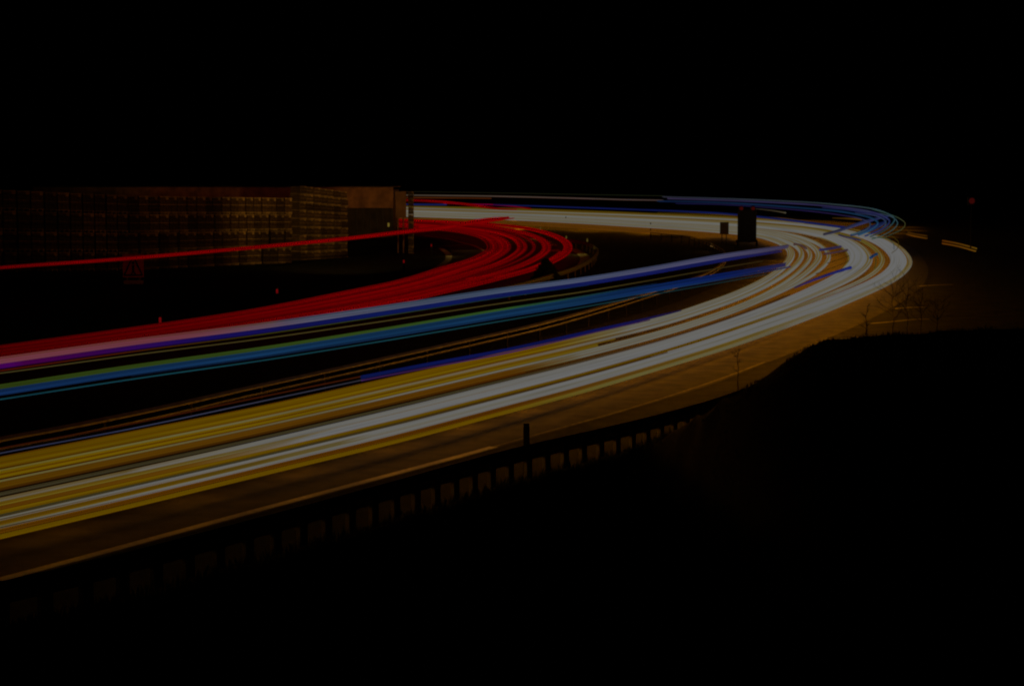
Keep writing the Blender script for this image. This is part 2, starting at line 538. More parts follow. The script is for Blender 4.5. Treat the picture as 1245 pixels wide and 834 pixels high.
def bundle(A, B, s_near, s_bend, hw, n, r, cols, t0, t1, h, label, group, steps=150, tb=(9, 12.5), hwb=None):
    ph = random.uniform(0, 6.28)
    def pos(t, off):
        f = max(0, min(1, (t - tb[0]) / (tb[1] - tb[0])))
        f = f * f * (3 - 2 * f)
        s = s_near + (s_bend - s_near) * f + off * (hw + ((hwb if hwb is not None else hw) - hw) * f)
        return fam(A, B, s, t)
    q0 = pos(t0, 0)
    tr = new_trail(P(q0[0], q0[1], h), label, group)
    for k in range(n):
        off = 0 if n == 1 else -1 + 2 * k / (n - 1)
        e0 = t0 + (0 if t0 < 1 else random.uniform(-0.15, 0.15))
        e1 = t1 + random.uniform(-0.2, 0.2)
        pts, rad, cc = [], [], []
        hk = h + random.uniform(-0.06, 0.06)
        jr = random.uniform(0.85, 1.15)
        dim = random.uniform(.78, 1.08) if 'red' in label else 1.0      # tail lamps differ in strength
        ns = max(12, int(steps * (e1 - e0) / 20))
        for i in range(ns + 1):
            t = e0 + (e1 - e0) * i / ns
            q = pos(t, off + 0.12 * math.sin(t * 0.7 + ph + k * 1.7))
            p = P(q[0], q[1], hk)
            pts.append(p)
            rad.append(max(0.006, jr * lerp_keys(r, t) * depth(p) / FPX))
            cc.append(tuple(q * dim for q in lerp_keys(cols, t)))
        streak(tr, pts, rad, cc)
    return tr

HB = 'headlight streaks of the wide near bend'
def R4(near, mid, bend, far):
    return [(2, near), (8, mid), (13, bend), (18, far)]
HEAD = [
 # s, s_bend, hw, n, radii, colours, t0, t1, hw_bend, label
 (.05, .03, .042, 3, R4(3.0, 1.6, 1.9, 1.5), [(0, GD), (5, G), (6.6, G), (7.6, WG), (22, WG)], 0, 20.6, .016, 'broad gold streak on the upper rim of the headlight bundle, innermost loop at the bend'),
 (.15, .115, .008, 1, R4(1.2, 2.0, 2.7, 1.7), [(0, G), (3, Y), (6, WP), (8, WG), (22, WG)], 0, 20.6, .008, 'thin pale yellow streak below the broad gold one, second white loop at the bend'),
 (.205, .15, .026, 2, R4(2.3, 1.6, 1.2, 1), [(0, G), (4, G), (7.4, (98, 80, 14))], 0, 7.3, .02, 'gold streak that stops short where the bundle turns white, fourth band from the median'),
 (.28, .185, .012, 1, R4(1.6, 2.3, 2.7, 1.7), [(0, Y), (3, (102, 100, 72)), (5, WG), (22, WG)], 0, 20.6, .016, 'narrow whitish streak between two gold bands, third white loop at the bend'),
 (.335, .255, .022, 2, R4(2.2, 1.4, 1.9, 1.6), [(0, GD), (4, GB), (6.2, GB), (7, WG), (22, WG)], 0, 20.6, .012, 'dull gold streak above the dark seam of the bundle, fourth white loop at the bend'),
 (.345, .335, .008, 1, R4(.4, .9, 2.3, 1.6), [(0, GB), (7, GB), (9, WG), (22, WG)], 6.5, 20.6, .012, 'fifth white loop at the bend, bordering the brown gap'),
 (.385, .36, .01, 1, R4(1.6, 1.2, 1, 1), [(0, BR), (5, BR), (6.5, OR)], 0, 6.2, .01, 'brown orange streak along the dark seam in the middle of the bundle'),
 (.44, .44, .014, 3, R4(.7, .6, .4, .4), [(0, GR), (6, GR), (8, (70, 50, 30)), (12, BR)], 0, 10.6, .012, 'grey olive hairlines in the middle of the headlight bundle'),
 (.475, .495, .006, 1, R4(.4, .6, .9, .8), [(0, BR), (7, OR), (10, Y), (22, Y)], 6.8, 19, .006, 'thin gold line on the inner rim of the widest white band'),
 (.51, .545, .012, 2, R4(1.4, 2.3, 3.0, 1.9), [(0, WP), (4, W), (15, W), (17.5, WG), (22, WG)], 0, 20.6, .018, 'pinkish white streak just below the dark seam'),
 (.56, .60, .018, 2, R4(1.5, 2.4, 3.2, 1.9), [(0, G), (3, (102, 90, 30)), (4.5, W), (15, W), (17.5, WG), (22, WG)], 0, 20.6, .02, 'gold streak turning white, below the pinkish white streak'),
 (.608, .665, .012, 2, R4(1.1, 1.9, 1.8, 1.6), [(0, OR), (3.4, GB), (4.3, W), (9, W), (11, WG), (22, WG)], 0, 20.6, .012, 'orange streak turning white in the lower half of the bundle'),
 (.665, .765, .012, 2, R4(1.6, .9, 1.4, 1.3), [(0, G), (9, GD), (11.2, WG), (15, Y), (22, G)], 0, 20.6, .010, 'yellow gold seam splitting the wide white band'),
 (.70, .72, .010, 3, R4(.6, .5, .4, .4), [(0, GR), (4, GR), (8, BR)], 0, 8, .006, 'dotted grey hairlines between the lower white bands'),
 (.75, .865, .016, 2, R4(1.1, 2.5, 2.3, 1.8), [(0, (98, 98, 82)), (3, W), (15, W), (17.5, WG), (22, WG)], 0, 20.6, .014, 'bright white streak, uppermost of the three lowest broad bands'),
 (.80, .905, .018, 2, R4(1.7, 2.2, 2.2, 1.6), [(0, (96, 70, 4)), (3.2, (102, 84, 10)), (4.8, W), (15, W), (17.5, WG), (22, WG)], 0, 20.6, .010, 'gold streak turning white between two lower white bands'),
 (.85, .945, .014, 2, R4(1.0, 2.2, 2.0, 1.5), [(0, (100, 100, 74)), (3, W), (15, W), (17.5, WG), (22, WG)], 0, 20.6, .010, 'lowest white streak of the headlight bundle'),
 (.89, .968, .016, 2, R4(1.3, 1.0, .9, .6), [(0, (92, 62, 2)), (6, (84, 50, 2)), (9, (102, 90, 40)), (10.5, W), (16, G), (22, G)], 0, 20.6, .004, 'dim orange streak above the lowest gold line'),
 (.962, .995, .014, 2, R4(1.8, 1.1, 1.2, .9), [(0, (96, 76, 0)), (6, G), (7.4, Y), (10, WG), (14, WG), (16, Y), (22, G)], 0, 20.6, .006, 'lowest gold streak, along the near shoulder and the outermost loop'),
]
for s, sb, hw, n, r, cols, t0, t1, hwb, lab in HEAD:
    bundle(W_IN, W_OUT, s, sb, hw, n, r, cols, t0, t1, 0.65, lab, HB, hwb=hwb)

RB = 'tail light streaks of the tight bend'
def R3(near, bend, far):
    return [(2, near), (6, near), (10, bend), (14, far)]
TAIL = [
 (.04, .01, .03, 2, 1.1, RD2, 'uppermost red streak, first loop of the tight bend'),
 (.13, .06, .02, 2, 1.1, RD, 'second red streak from the top of the red bundle'),
 (.22, .11, .02, 2, 1.1, RDK, 'dark red streak, third from the top of the red bundle'),
 (.30, .16, .02, 2, 1.2, RD, 'bright red streak, fourth from the top of the red bundle'),
 (.39, .22, .03, 3, 1.2, RD2, 'red streak around the olive gap of the tight bend, on its inner side'),
 (.48, .36, .02, 2, 1.2, RD, 'red streak around the olive gap of the tight bend, on its outer side'),
 (.56, .43, .02, 3, 1.2, RD2, 'red streak in the middle loop of the tight bend'),
 (.63, .54, .015, 2, 1.0, RDK, 'thin dark red streak outside the middle loop'),
 (.72, .67, .02, 3, 1.3, RD, 'red streak of the second loop from outside, over the yellow dashes'),
 (.81, .72, .02, 2, 1.2, RD2, 'dull red streak hugging the second loop from outside'),
 (.90, .93, .02, 3, 1.4, RD, 'broad red streak, just inside the outermost loop of the tight bend'),
 (.97, .985, .015, 2, 1.3, RD, 'outermost red streak of the tight bend beside the cone shaped shrub'),
]
for s, sb, hw, n, rr, c, lab in TAIL:
    bundle(R_IN, R_OUT, s, sb, hw * 1.1, n + 1, R3(rr * .42, rr * .62, rr * .8), [(0, tuple(k * .5 for k in c)), (2, tuple(k * .72 for k in c)), (5, c), (17, c)], 0, 16, 0.8, lab, RB, steps=130, tb=(5.5, 9.5))
# pieces of red that stop in the bend
def solo(label, px, h, r, cols, group=None, extra=()):
    t = new_trail(P(px[0][0], px[0][1], h if not isinstance(h, list) else h[0][1]), label, group)
    px_streak(t, px, h, r, cols)
    for (px2, r2, c2) in extra: px_streak(t, px2, h, r2, c2)
    return t
solo('short red streak that stops inside the tight bend', [(560, 340), (600, 333), (640, 320), (659, 307)], 0.85, [(0, .3), (.3, 1.0), (1, 1.0)], RD2)
solo('short red streak that stops near the outermost loop', [(600, 337), (640, 327), (668, 315), (681, 306)], 0.85, [(0, .3), (.3, 1.0), (1, .9)], RD)
solo('single red streak running across the front of the crate wall', [(-250, 345), (0, 325.5), (154, 314.5), (320, 300), (423, 290), (500, 281), (544, 276.5), (583, 269.5), (625, 265.5)], 2.0,
     [(0, 1.9), (.5, 2.2), (.7, 2.6), (.9, 1.6), (1, .6)], [(0, (80, 0, 2)), (.3, RD2), (.6, RD), (1, RD2)],
     extra=[([(500, 279.5), (544, 274.5), (583, 267.5), (618, 264.5)], 1.2, RD), ([(510, 276), (540, 276.5), (575, 272), (610, 267)], 1.4, RD2)])
solo('far red streak above the white band, dipping at its end', [(440, 243.5), (501, 244), (531, 245.3), (557, 247.5), (583, 251), (605, 254), (628, 255)], 1.2, [(0, 1.2), (.6, 1.6), (1, .7)], [(0, RD2), (.6, RD), (1, RD2)],
     extra=[([(540, 247), (575, 248.5), (608, 249.6), (645, 254)], .9, [(0, RD), (.5, (96, 0, 40)), (1, RD2)])])
# truck and roof lamps: blue and white streaks about 2.5 m up
BG = 'blue and pale truck lamp streaks'
def truck(s0, r, cols, label, t0=0, t1=11, n=1, hw=0.0, h=2.5, s1=None):
    s1 = s0 if s1 is None else s1
    q = fam(B_IN, B_OUT, s0, t0)
    tr = new_trail(P(q[0], q[1], h), label, BG)
    for k in range(n):
        off = 0 if n == 1 else (-1 + 2 * k / (n - 1)) * hw
        pts, rad, cc = [], [], []
        for i in range(91):
            t = t0 + (t1 + random.uniform(-.02, .02) - t0) * i / 90
            s = lerp_keys([(2, s0), (7, s1)], t) + off
            q = fam(B_IN, B_OUT, s, t)
            p = P(q[0], q[1], h)
            pts.append(p); rad.append(max(.003, lerp_keys(r, t) * depth(p) / FPX)); cc.append(lerp_keys(cols, t))
        streak(tr, pts, rad, cc)
PK, MG = (108, 56, 72), (92, 2, 76)
truck(.05, [(0, 2.3), (6, 1.9), (9, 1.7), (10.15, .7)], [(0, PK), (3.4, PK), (4.4, (84, 82, 102)), (6, (72, 84, 108)), (8, LV), (10, (70, 62, 92)), (11, (60, 40, 40))], 'pale streak, pink at its left end, lying along the red bundle', t1=10.15, n=3, hw=.05)
truck(.19, [(0, 1.7), (6, 1.6), (8.8, 1.4), (10, .5)], [(0, MG), (2.4, (76, 2, 78)), (3.6, (26, 14, 98)), (5, BL), (9, (26, 30, 100)), (10.5, (44, 30, 70))], 'blue streak, magenta at its left end, just below the pale streak', t1=10.0, n=2, hw=.025)
truck(.30, [(0, 1.4), (3, .6), (5, .5), (7.1, .1)], [(0, RD2), (2.5, (84, 20, 6)), (4, (60, 62, 10)), (7, TL)], 'thin streak running from red through olive to teal under the blue one', t1=7.2, s1=.26)
truck(.36, [(0, .65), (10, .6)], [(0, (66, 62, 34)), (7, (70, 64, 30)), (10, (40, 30, 14))], 'hair thin pale yellow streak alone in the dark strip', t1=9.6, s1=.465)
truck(.69, [(0, 1.0), (6, .8), (7.2, .6), (8.2, .1)], [(0, (42, 56, 14)), (5, GN), (6.2, (46, 86, 44)), (8, BL2)], 'green streak above the lower blue streak', t1=8.2, n=3, hw=.04, s1=.66)
truck(.83, [(0, 1.0), (4, 1.3), (8, 2.0), (9, 1.6), (10.1, .6)], [(0, (16, 34, 86)), (4, BL2), (7, BL2), (9, (14, 34, 104)), (10.2, (56, 44, 84)), (10.8, (60, 38, 30))], 'lower broad blue streak between the green and teal lines', t1=10.1, n=4, hw=.055, s1=.76)
truck(.93, [(3, .1), (5, .7), (10, .8)], [(0, (20, 30, 60)), (8, BL2), (10, (30, 36, 80))], 'dark blue hairline between the broad blue streak and the teal line', t0=3, t1=10.2, s1=.89)
truck(1.0, [(0, .9), (5, .8), (10, .5)], [(0, TL), (5, (22, 66, 74)), (9, (24, 50, 54)), (10.6, (40, 30, 16))], 'lowest teal hairline over the dark median strip', t1=9.7)
# top band of the far side with its loops
TB = 'blue streaks looping over the far end of the bend'
top_bands = [
 ([(806, 239.5), (860, 241), (920, 243.2), (980, 246), (1018, 249), (1044, 251.5), (1063, 254.5), (1077, 259), (1087, 265), (1085, 272), (1074, 281), (1058, 288)], 1.0, [(0, (76, 76, 96)), (.4, (80, 100, 106)), (.7, CY_), (1, TL)], 'pale cyan streak on the upper rim of the blue far band'),
 ([(812, 241.6), (860, 243), (920, 245.4), (980, 248.6), (1018, 252), (1044, 255), (1064, 259), (1078, 265), (1081, 271), (1070, 280), (1052, 287)], 1.5, [(0, (60, 50, 84)), (.5, (52, 46, 92)), (1, (44, 58, 110))], 'violet streak second from the top of the blue far band'),
 ([(800, 244.8), (860, 246), (920, 249), (980, 253.5), (1018, 257), (1040, 260.5), (1060, 265.5), (1067, 272), (1058, 280), (1044, 286)], 1.5, [(0, (24, 48, 96)), (.5, (28, 70, 112)), (.8, (40, 80, 120)), (1, (50, 88, 116))], 'bright blue streak in the middle of the blue far band'),
 ([(822, 247.6), (880, 249), (940, 253), (990, 257.5), (1024, 262), (1046, 266), (1058, 272), (1052, 280), (1036, 285)], 1.1, [(0, (34, 30, 80)), (.5, (50, 34, 84)), (1, CY_)], 'purple blue streak under the middle of the blue far band'),
 ([(1034, 254), (1060, 258), (1082, 263), (1091, 270), (1087, 278), (1074, 286), (1060, 291)], .8, [(0, (70, 70, 110)), (.5, CY_), (1, (60, 90, 80))], 'thin cyan loop crossing the others at the far end'),
 ([(1060, 254.5), (1085, 262), (1097, 268), (1100.5, 273), (1096, 279), (1084, 285), (1072, 290)], .6, [(0, (50, 90, 84)), (.4, (84, 88, 60)), (1, (40, 74, 62))], 'outermost pale green loop at the far end'),
 ([(1040, 259), (1066, 263), (1077, 270), (1072, 278), (1056, 286)], .8, [(0, (60, 66, 116)), (1, CY_)], 'short pale blue loop inside the far end'),
 ([(1060, 289), (1078, 290), (1086, 296), (1087, 303)], .6, [(0, GN), (1, (60, 76, 84))], 'small pale arc below the blue loops'),
 ([(1084, 287), (1092, 294), (1091, 302), (1084, 308)], .5, [(0, (80, 72, 16)), (1, (70, 60, 10))], 'small olive arc right of the pale arc'),
]
for px, r, c, lab in top_bands:
    solo(lab, px, 2.6, r * .7, [(f, tuple(k * (.74 + .22 * f) for k in q)) for f, q in c], TB)
# fill of dense violet between the loops
for k, (px, r, c, lab) in enumerate([
 ([(1000, 252.5), (1030, 255), (1056, 259), (1071, 264), (1076, 270), (1062, 279), (1044, 285)], 2.0, [(0, (36, 40, 92)), (.5, (48, 52, 104)), (1, (40, 60, 104))], 'broad indigo streak filling the gap between the blue loops'),
 ([(1082, 262), (1062, 267), (1042, 273), (1020, 280.5), (1002, 285)], 2.6, [(0, (34, 40, 88)), (.4, (50, 56, 104)), (1, (60, 56, 70))], 'broad lavender streak slanting down from the blue loops to the white bend'),
 ([(1075, 270), (1060, 276), (1045, 283), (1035, 286)], 2.4, [(0, (24, 36, 96)), (1, (52, 60, 106))], 'deep blue streak slanting under the loops'),
]):
    solo(lab, px, 2.3, [(0, r * .35), (.35, r * .8), (1, r * .6)], [(f, tuple(k * .85 for k in q)) for f, q in c], TB)
# far straight lines above the white band
solo('pale beige far streak, top of the long flat lines', [(440, 237), (500, 237.6), (600, 238.8), (700, 241.3), (760, 243), (806, 243.8)], 2.6, [(0, .9), (1, .8)], [(0, (66, 60, 48)), (.6, (70, 58, 54)), (1, (60, 50, 50))])
solo('faint hairline above the beige far streak', [(440, 233), (520, 233.6), (600, 234.8), (700, 236.6), (806, 238.4)], 2.6, .45, [(0, (24, 24, 16)), (1, (26, 34, 26))])
solo('dull orange far streak under the beige one', [(440, 240.4), (501, 240.6), (560, 241), (597, 241.5)], 2.3, [(0, 1.0), (1, .6)], (78, 40, 14))
solo('short blue far streak beside the boxy tower sign', [(440, 248.6), (501, 248.8), (543, 249.1)], 1.9, 1.0, (22, 30, 86))
solo('long dark blue far streak above the white band', [(600, 249), (640, 250.3), (760, 254.5), (840, 257.6), (896, 261.2), (960, 268), (1027, 276.8)], 1.9, [(0, .8), (.6, 1.1), (1, 1.5)], [(0, (60, 10, 70)), (.15, (20, 26, 82)), (.8, (18, 30, 92)), (1, (26, 34, 100))])
solo('gold streak above the far white band', [(440, 251), (560, 252.8), (700, 257), (800, 261), (880, 264.5), (940, 268), (1000, 275)], 0.8, [(0, 1.2), (.6, 1.4), (1, 1.0)], [(0, (84, 70, 8)), (.5, (80, 64, 2)), (1, (92, 76, 2))])
solo('amber streak under the far gold one near the trailer', [(800, 259.5), (880, 262), (950, 266), (1010, 274.5), (1050, 283)], 0.9, 1.0, [(0, (60, 46, 0)), (1, (86, 66, 0))])
solo('short dull amber dash high over the far bend', [(1012, 265.3), (1030, 266), (1047, 267)], 1.2, [(0, .5), (.6, 1.1), (1, 1.2)], [(0, (50, 36, 4)), (1, (86, 62, 6))])
solo('short whitish tick below the blue far band', [(918, 254), (938, 256.2), (955, 259)], 2.0, [(0, .4), (1, .8)], [(0, (46, 44, 44)), (1, (78, 76, 66))])
# blue streak beside the gold rim, and the two hairlines left of it
solo('vivid blue streak with a purple underside along the upper gold rim', [(440, 458.5), (520, 443), (620, 424.5), (728, 400.7), (780, 389), (828, 377.5)], 0.95, [(0, 2.2), (.5, 2.0), (.9, 1.3), (1, .6)], [(0, BL), (.6, (18, 22, 98)), (1, (44, 26, 74))],
     extra=[([(440, 462.5), (520, 447), (620, 428.3), (728, 403), (790, 389)], [(0, 1.1), (1, .6)], [(0, (56, 28, 70)), (.5, (66, 30, 84)), (1, (56, 30, 60))])])
solo('rusty hairline left of the vivid blue streak', [(-250, 592), (0, 545), (160, 515), (310, 484), (440, 457.5)], 0.9, .8, [(0, (48, 16, 6)), (1, (66, 28, 8))])
solo('lavender hairline under the rusty one', [(-250, 600), (0, 551), (160, 521), (310, 489.5), (440, 462)], 0.9, .7, [(0, (44, 44, 60)), (.5, (58, 60, 84)), (1, (56, 52, 60))])
# coloured fragments in the gaps of the bend
FR = 'coloured streak fragments in the gaps of the bend'
solo('deep blue fragment in the brown gap of the bend', [(966, 350), (985, 342), (1010, 333), (1034, 325.5)], .9, [(0, .8), (.3, 1.4), (1, 1.9)], [(0, (50, 36, 70)), (.3, (44, 34, 84)), (1, (24, 34, 100))], FR)
solo('violet fragment above the brown gap of the bend', [(997, 304), (1010, 302.3), (1022, 300)], .9, 1.5, [(0, (50, 50, 104)), (1, (68, 56, 88))], FR)
solo('mauve fragment right of the violet one', [(1002, 309), (1015, 307), (1030, 304)], .9, 1.3, [(0, (66, 46, 56)), (1, (60, 46, 56))], FR)
solo('mauve fragment over the inner white loops', [(966, 297), (975, 299), (980, 302)], .9, 1.6, (68, 50, 52), FR)
solo('cyan fragment between the outer white bands', [(1058.5, 313.5), (1062, 311), (1066, 309)], .9, 1.7, [(0, (30, 60, 104)), (1, (40, 72, 110))], FR)
solo('olive fragment under the cyan one', [(1064, 312), (1065, 319), (1063, 327)], .9, .7, (72, 76, 40), FR)
solo('purple fragment across the white bands near the far loops', [(1020, 286), (1032, 289), (1046, 292)], .9, 1.1, [(0, (66, 48, 76)), (1, (50, 56, 88))], FR)
for k, (a, b, lab) in enumerate([((1006, 313), (1030, 305.5), 'upper'), ((1000, 322), (1034, 310.5), 'middle'), ((992, 333), (1036, 316), 'lower')]):
    solo('faint amber hairline in the brown gap of the bend, %s of three' % lab, [a, ((a[0] + b[0]) / 2, (a[1] + b[1]) / 2 + .4), b], .7, .45, (62, 42, 8), FR)
# amber double streaks far right
AM = 'amber double streaks by the dark right side'
solo('short amber double streak, nearer to the bend', [(1102, 285), (1113, 287.5), (1127, 290)], 1.0, .9, [(0, (60, 34, 4)), (.4, (98, 58, 6)), (1, (70, 44, 4))], AM, extra=[([(1104, 282.6), (1114, 285), (1127, 287)], .7, (70, 44, 6))])
solo('longer amber double streak, farther from the bend', [(1146, 296), (1166, 299.8), (1186, 305.5)], 1.0, .9, [(0, (92, 52, 6)), (1, (98, 70, 14))], AM, extra=[([(1146, 292.8), (1166, 296.6), (1187, 302.3)], .9, [(0, (90, 50, 6)), (1, (98, 76, 18))])])

# ------------------------------------------------------------------ lamps added along and beside the streaks, standing in for the headlamps' light
def lamp(loc, power, col=WARM, r=0.25, name='headlamp_fill'):
    l = bpy.data.lights.new(name, 'POINT')
    l.energy = power; l.color = col; l.shadow_soft_size = r
    o = bpy.data.objects.new(name, l)
    COL.objects.link(o)
    o.location = loc
    return o
def lamp_row(s, t0, t1, gaps, power, z=2.4):
    t, last = t0, None
    while t < t1:
        p = P(*fam(W_IN, W_OUT, s, t), 0.65); p.z = lerp_keys(z, p.y) if isinstance(z, list) else z
        if last is None or (p - last).length >= lerp_keys(gaps, p.y):
            lamp(p, lerp_keys(power, p.y))
            last = p
        t += 0.02
lamp_row(.62, 0.6, 20.5, [(90, 4), (91, 8), (170, 8), (171, 22)],
         [(25, P_NEAR * .3), (38, P_NEAR * .7), (52, P_NEAR * 1.9), (90, P_BEND * .55), (130, P_BEND * .45), (160, P_BEND * .5), (260, P_FAR * .7), (420, P_FAR)], [(50, 1.25), (85, 2.4)])
lamp_row(1.07, 5.2, 14.2, [(40, 2.2), (90, 3.5), (170, 6)], [(40, P_NEAR * .16), (55, P_NEAR * .8), (85, P_BEND * .42), (105, P_BEND * .26), (125, P_BEND * .1), (170, P_BEND * .03)], 1.3)  # this and the rows below lie off the streaks, added to brighten the ground
lamp_row(-.06, 7.5, 13.6, [(60, 3), (130, 6)], [(60, P_NEAR * .45), (130, P_BEND * .3)], 1.2)
lamp_row(-.1, 17.0, 20.5, [(150, 14), (400, 30)], [(150, P_BEND * .4), (300, P_FAR * .4), (420, P_FAR * .8)], 1.6)
lamp_row(1.12, 16.2, 20.5, [(150, 20), (400, 40)], [(150, P_BEND * .5), (300, P_FAR * .4), (420, P_FAR * .8)], 2.0)
def pool(t0, t1, s0, s1, E):
    """the dipped beams' pool of light on the road below the streaks"""
    a, b = P(*fam(W_IN, W_OUT, s0, (t0 + t1) / 2), .5), P(*fam(W_IN, W_OUT, s1, (t0 + t1) / 2), .5)
    c0, c1 = P(*fam(W_IN, W_OUT, (s0 + s1) / 2, t0), .5), P(*fam(W_IN, W_OUT, (s0 + s1) / 2, t1), .5)
    tg = (c1 - c0); L = tg.length; tg.normalize()
    nr = Vector((-tg.y, tg.x, 0))
    wd = abs((b - a).dot(nr))
    l = bpy.data.lights.new('road_fill_panel', 'AREA')
    l.shape = 'RECTANGLE'; l.size = L * 1.05; l.size_y = max(.5, wd); l.energy = E * l.size * l.size_y; l.color = WARM
    o = bpy.data.objects.new('road_fill_panel', l); COL.objects.link(o)
    o.location = (c0 + c1 + a + b) / 4; o.location.z = .5
    o.rotation_euler = (0, 0, math.atan2(tg.y, tg.x))
for k in range(27):
    t = 6.0 + k * .5
    E = lerp_keys([(6, .3), (8, 1.0), (10, 2.4), (13, 2.8), (15, 2.2), (19, 2.0)], t)
    pool(t, t + .5, lerp_keys([(6, .02), (15, 0), (17, -.45), (19, -.7)], t), lerp_keys([(11, 1.0), (12.5, .9), (15, .95), (17, 1.3), (19, 1.5)], t), E)

# ------------------------------------------------------------------ crate yard on the left
def crate_load_mesh():
    bm = bmesh.new()
    # body of stacked crates, then pallet, rims and shadow gaps
    for k in range(4):
        for i in range(3):
            c = (-0.322 + 0.322 * i, 0, 0.13 + 0.215 * (k + .5))
            box(bm, c, (0.306, 0.9, 0.19), bevel=0.008)
    nb = len(bm.faces)
    for x in (-0.42, 0, 0.42): box(bm, (x, 0, 0.035), (0.1, 0.92, 0.07))
    box(bm, (0, 0, 0.1), (0.98, 0.98, 0.04))
    for k in (1, 3):
        for i in range(3):
            box(bm, (-0.322 + 0.322 * i, -0.46, 0.13 + 0.215 * (k + 1) - 0.035), (0.314, 0.04, 0.035 if k == 1 else 0.055))
    me = bpy.data.meshes.new('crate_load')
    bm.to_mesh(me); bm.free()
    me.materials.append(M_CRATE); me.materials.append(M_LIP)
    for i, p in enumerate(me.polygons): p.material_index = 0 if i < nb else 1
    return me
def vary(m, lo, hi):
    """each load has its own fading and grime: scale the base colour per object"""
    nt = m.node_tree; b = nt.nodes['Principled BSDF']
    src = b.inputs['Base Color'].links[0].from_socket
    oi = nt.nodes.new('ShaderNodeObjectInfo')
    mr = nt.nodes.new('ShaderNodeMapRange'); mr.inputs['To Min'].default_value = lo; mr.inputs['To Max'].default_value = hi
    nt.links.new(oi.outputs['Random'], mr.inputs['Value'])
    mx = nt.nodes.new('ShaderNodeMix'); mx.data_type = 'RGBA'; mx.blend_type = 'MULTIPLY'; mx.inputs['Factor'].default_value = 1
    nt.links.new(src, mx.inputs['A']); nt.links.new(mr.outputs['Result'], mx.inputs['B'])
    nt.links.new(mx.outputs['Result'], b.inputs['Base Color'])
vary(M_CRATE, .25, .9); vary(M_LIP, .35, 1.1)
crate_me = crate_load_mesh()
def crate(loc, w, h, d, rz, label, group):
    o = bpy.data.objects.new('crate_load', crate_me)
    COL.objects.link(o)
    o.location = loc; o.rotation_euler = (0, 0, rz)
    o.scale = (w, d, h)
    return tag(o, label, 'crate load', group)
def wall_of_crates(xedges, base, top, rows, label, group, jit=0.12):
    for x0, x1 in zip(xedges, xedges[1:]):
        a, b = P(x0, lerp_keys(base, x0), 0), P(x1, lerp_keys(base, x1), 0)
        w = (b - a).length
        rz = math.atan2(b.y - a.y, b.x - a.x)
        mid = (a + b) / 2
        xm = (x0 + x1) / 2
        H = at_depth(xm, lerp_keys(top, xm), mid.y).z
        h = H / rows
        n = Vector((-math.sin(rz), math.cos(rz), 0))
        for k in range(rows):
            dz = random.uniform(-jit, jit)
            crate(mid + n * (0.5 + dz) + Vector((0, 0, h * k + 0.012)), w * 0.94, h * 0.985 / 0.99, 1.0, rz + random.uniform(-.02, .02), label, group)
xe = [-100]
while xe[-1] < 352:
    xe.append(xe[-1] + lerp_keys([(0, 17.5), (160, 12.8), (280, 9.6), (365, 9)], xe[-1]))
wall_of_crates(xe, [(-100, 336), (0, 331.5), (160, 329), (300, 322), (365, 320)], [(-100, 222), (0, 230.5), (160, 238), (300, 240), (365, 241)], 4,
               'dim brown pallet load of crates in the long four high crate wall', 'pallet loads in the long crate wall')
wall_of_crates([366 + 8.3 * k for k in range(8)], [(366, 317), (425, 313)], [(366, 226), (425, 234)], 9,
               'small amber lit crate load in the nine high block ending the crate wall', 'crate loads in the tall end block', jit=0.06)
wall_of_crates([496, 503], [(490, 309), (510, 309)], [(490, 233), (510, 233)], 8,
               'narrow crate load in the single tower behind the two post sign', 'crate loads of the single tower', jit=0.03)

# warehouse with its lit fascia behind the crates
Yw = 213.0
def wp(px, py): return at_depth(px, py, Yw)
x0, x1 = wp(40, 240).x, wp(478, 240).x
zt, zb = wp(450, 228).z, wp(450, 253).z
wh = thing('warehouse', (x0, Yw, 0), 'long warehouse with a reddish lit fascia above a dark loading bay behind the crates', 'building')
Lw = x1 - x0
bm = bmesh.new(); box(bm, (Lw / 2, 9.0, zt / 2 - 0.1), (Lw - 0.6, 14, zt - 0.3)); link_mesh('wall', bm, M_WALL, wh)
bm = bmesh.new(); box(bm, (Lw / 2, 6.5, zt + 0.06), (Lw + 0.1, 14.5, 0.12)); link_mesh('roof', bm, M_WALL, wh)
bm = bmesh.new()
n = int(Lw / 0.45)
for i in range(n):
    box(bm, (Lw * (i + .5) / n, 0, (zt + zb) / 2), (Lw / n * 0.86, 0.08, zt - zb))
for k in range(6):
    box(bm, (Lw / 2, 0.05, zb + (zt - zb) * (k + .5) / 6), (Lw, 0.05, 0.05))
box(bm, (Lw / 2, 0.1, (zt + zb) / 2), (Lw, 0.04, zt - zb - 0.01))
link_mesh('fascia', bm, M_CLAD, wh)
for px in (433, 441, 449, 458, 465, 477):
    bm = bmesh.new(); box(bm, (wp(px, 270).x - x0, 0.3, zb / 2), (0.14, 0.14, zb)); link_mesh('column', bm, M_DARK, wh)
bm = bmesh.new()
c = wp(472.5, 273.5)
box(bm, (c.x - x0, -0.1, c.z), (0.2, 0.12, 0.42), bevel=0.03)
link_mesh('wall_lamp', bm, M_YELLOWLAMP, wh)

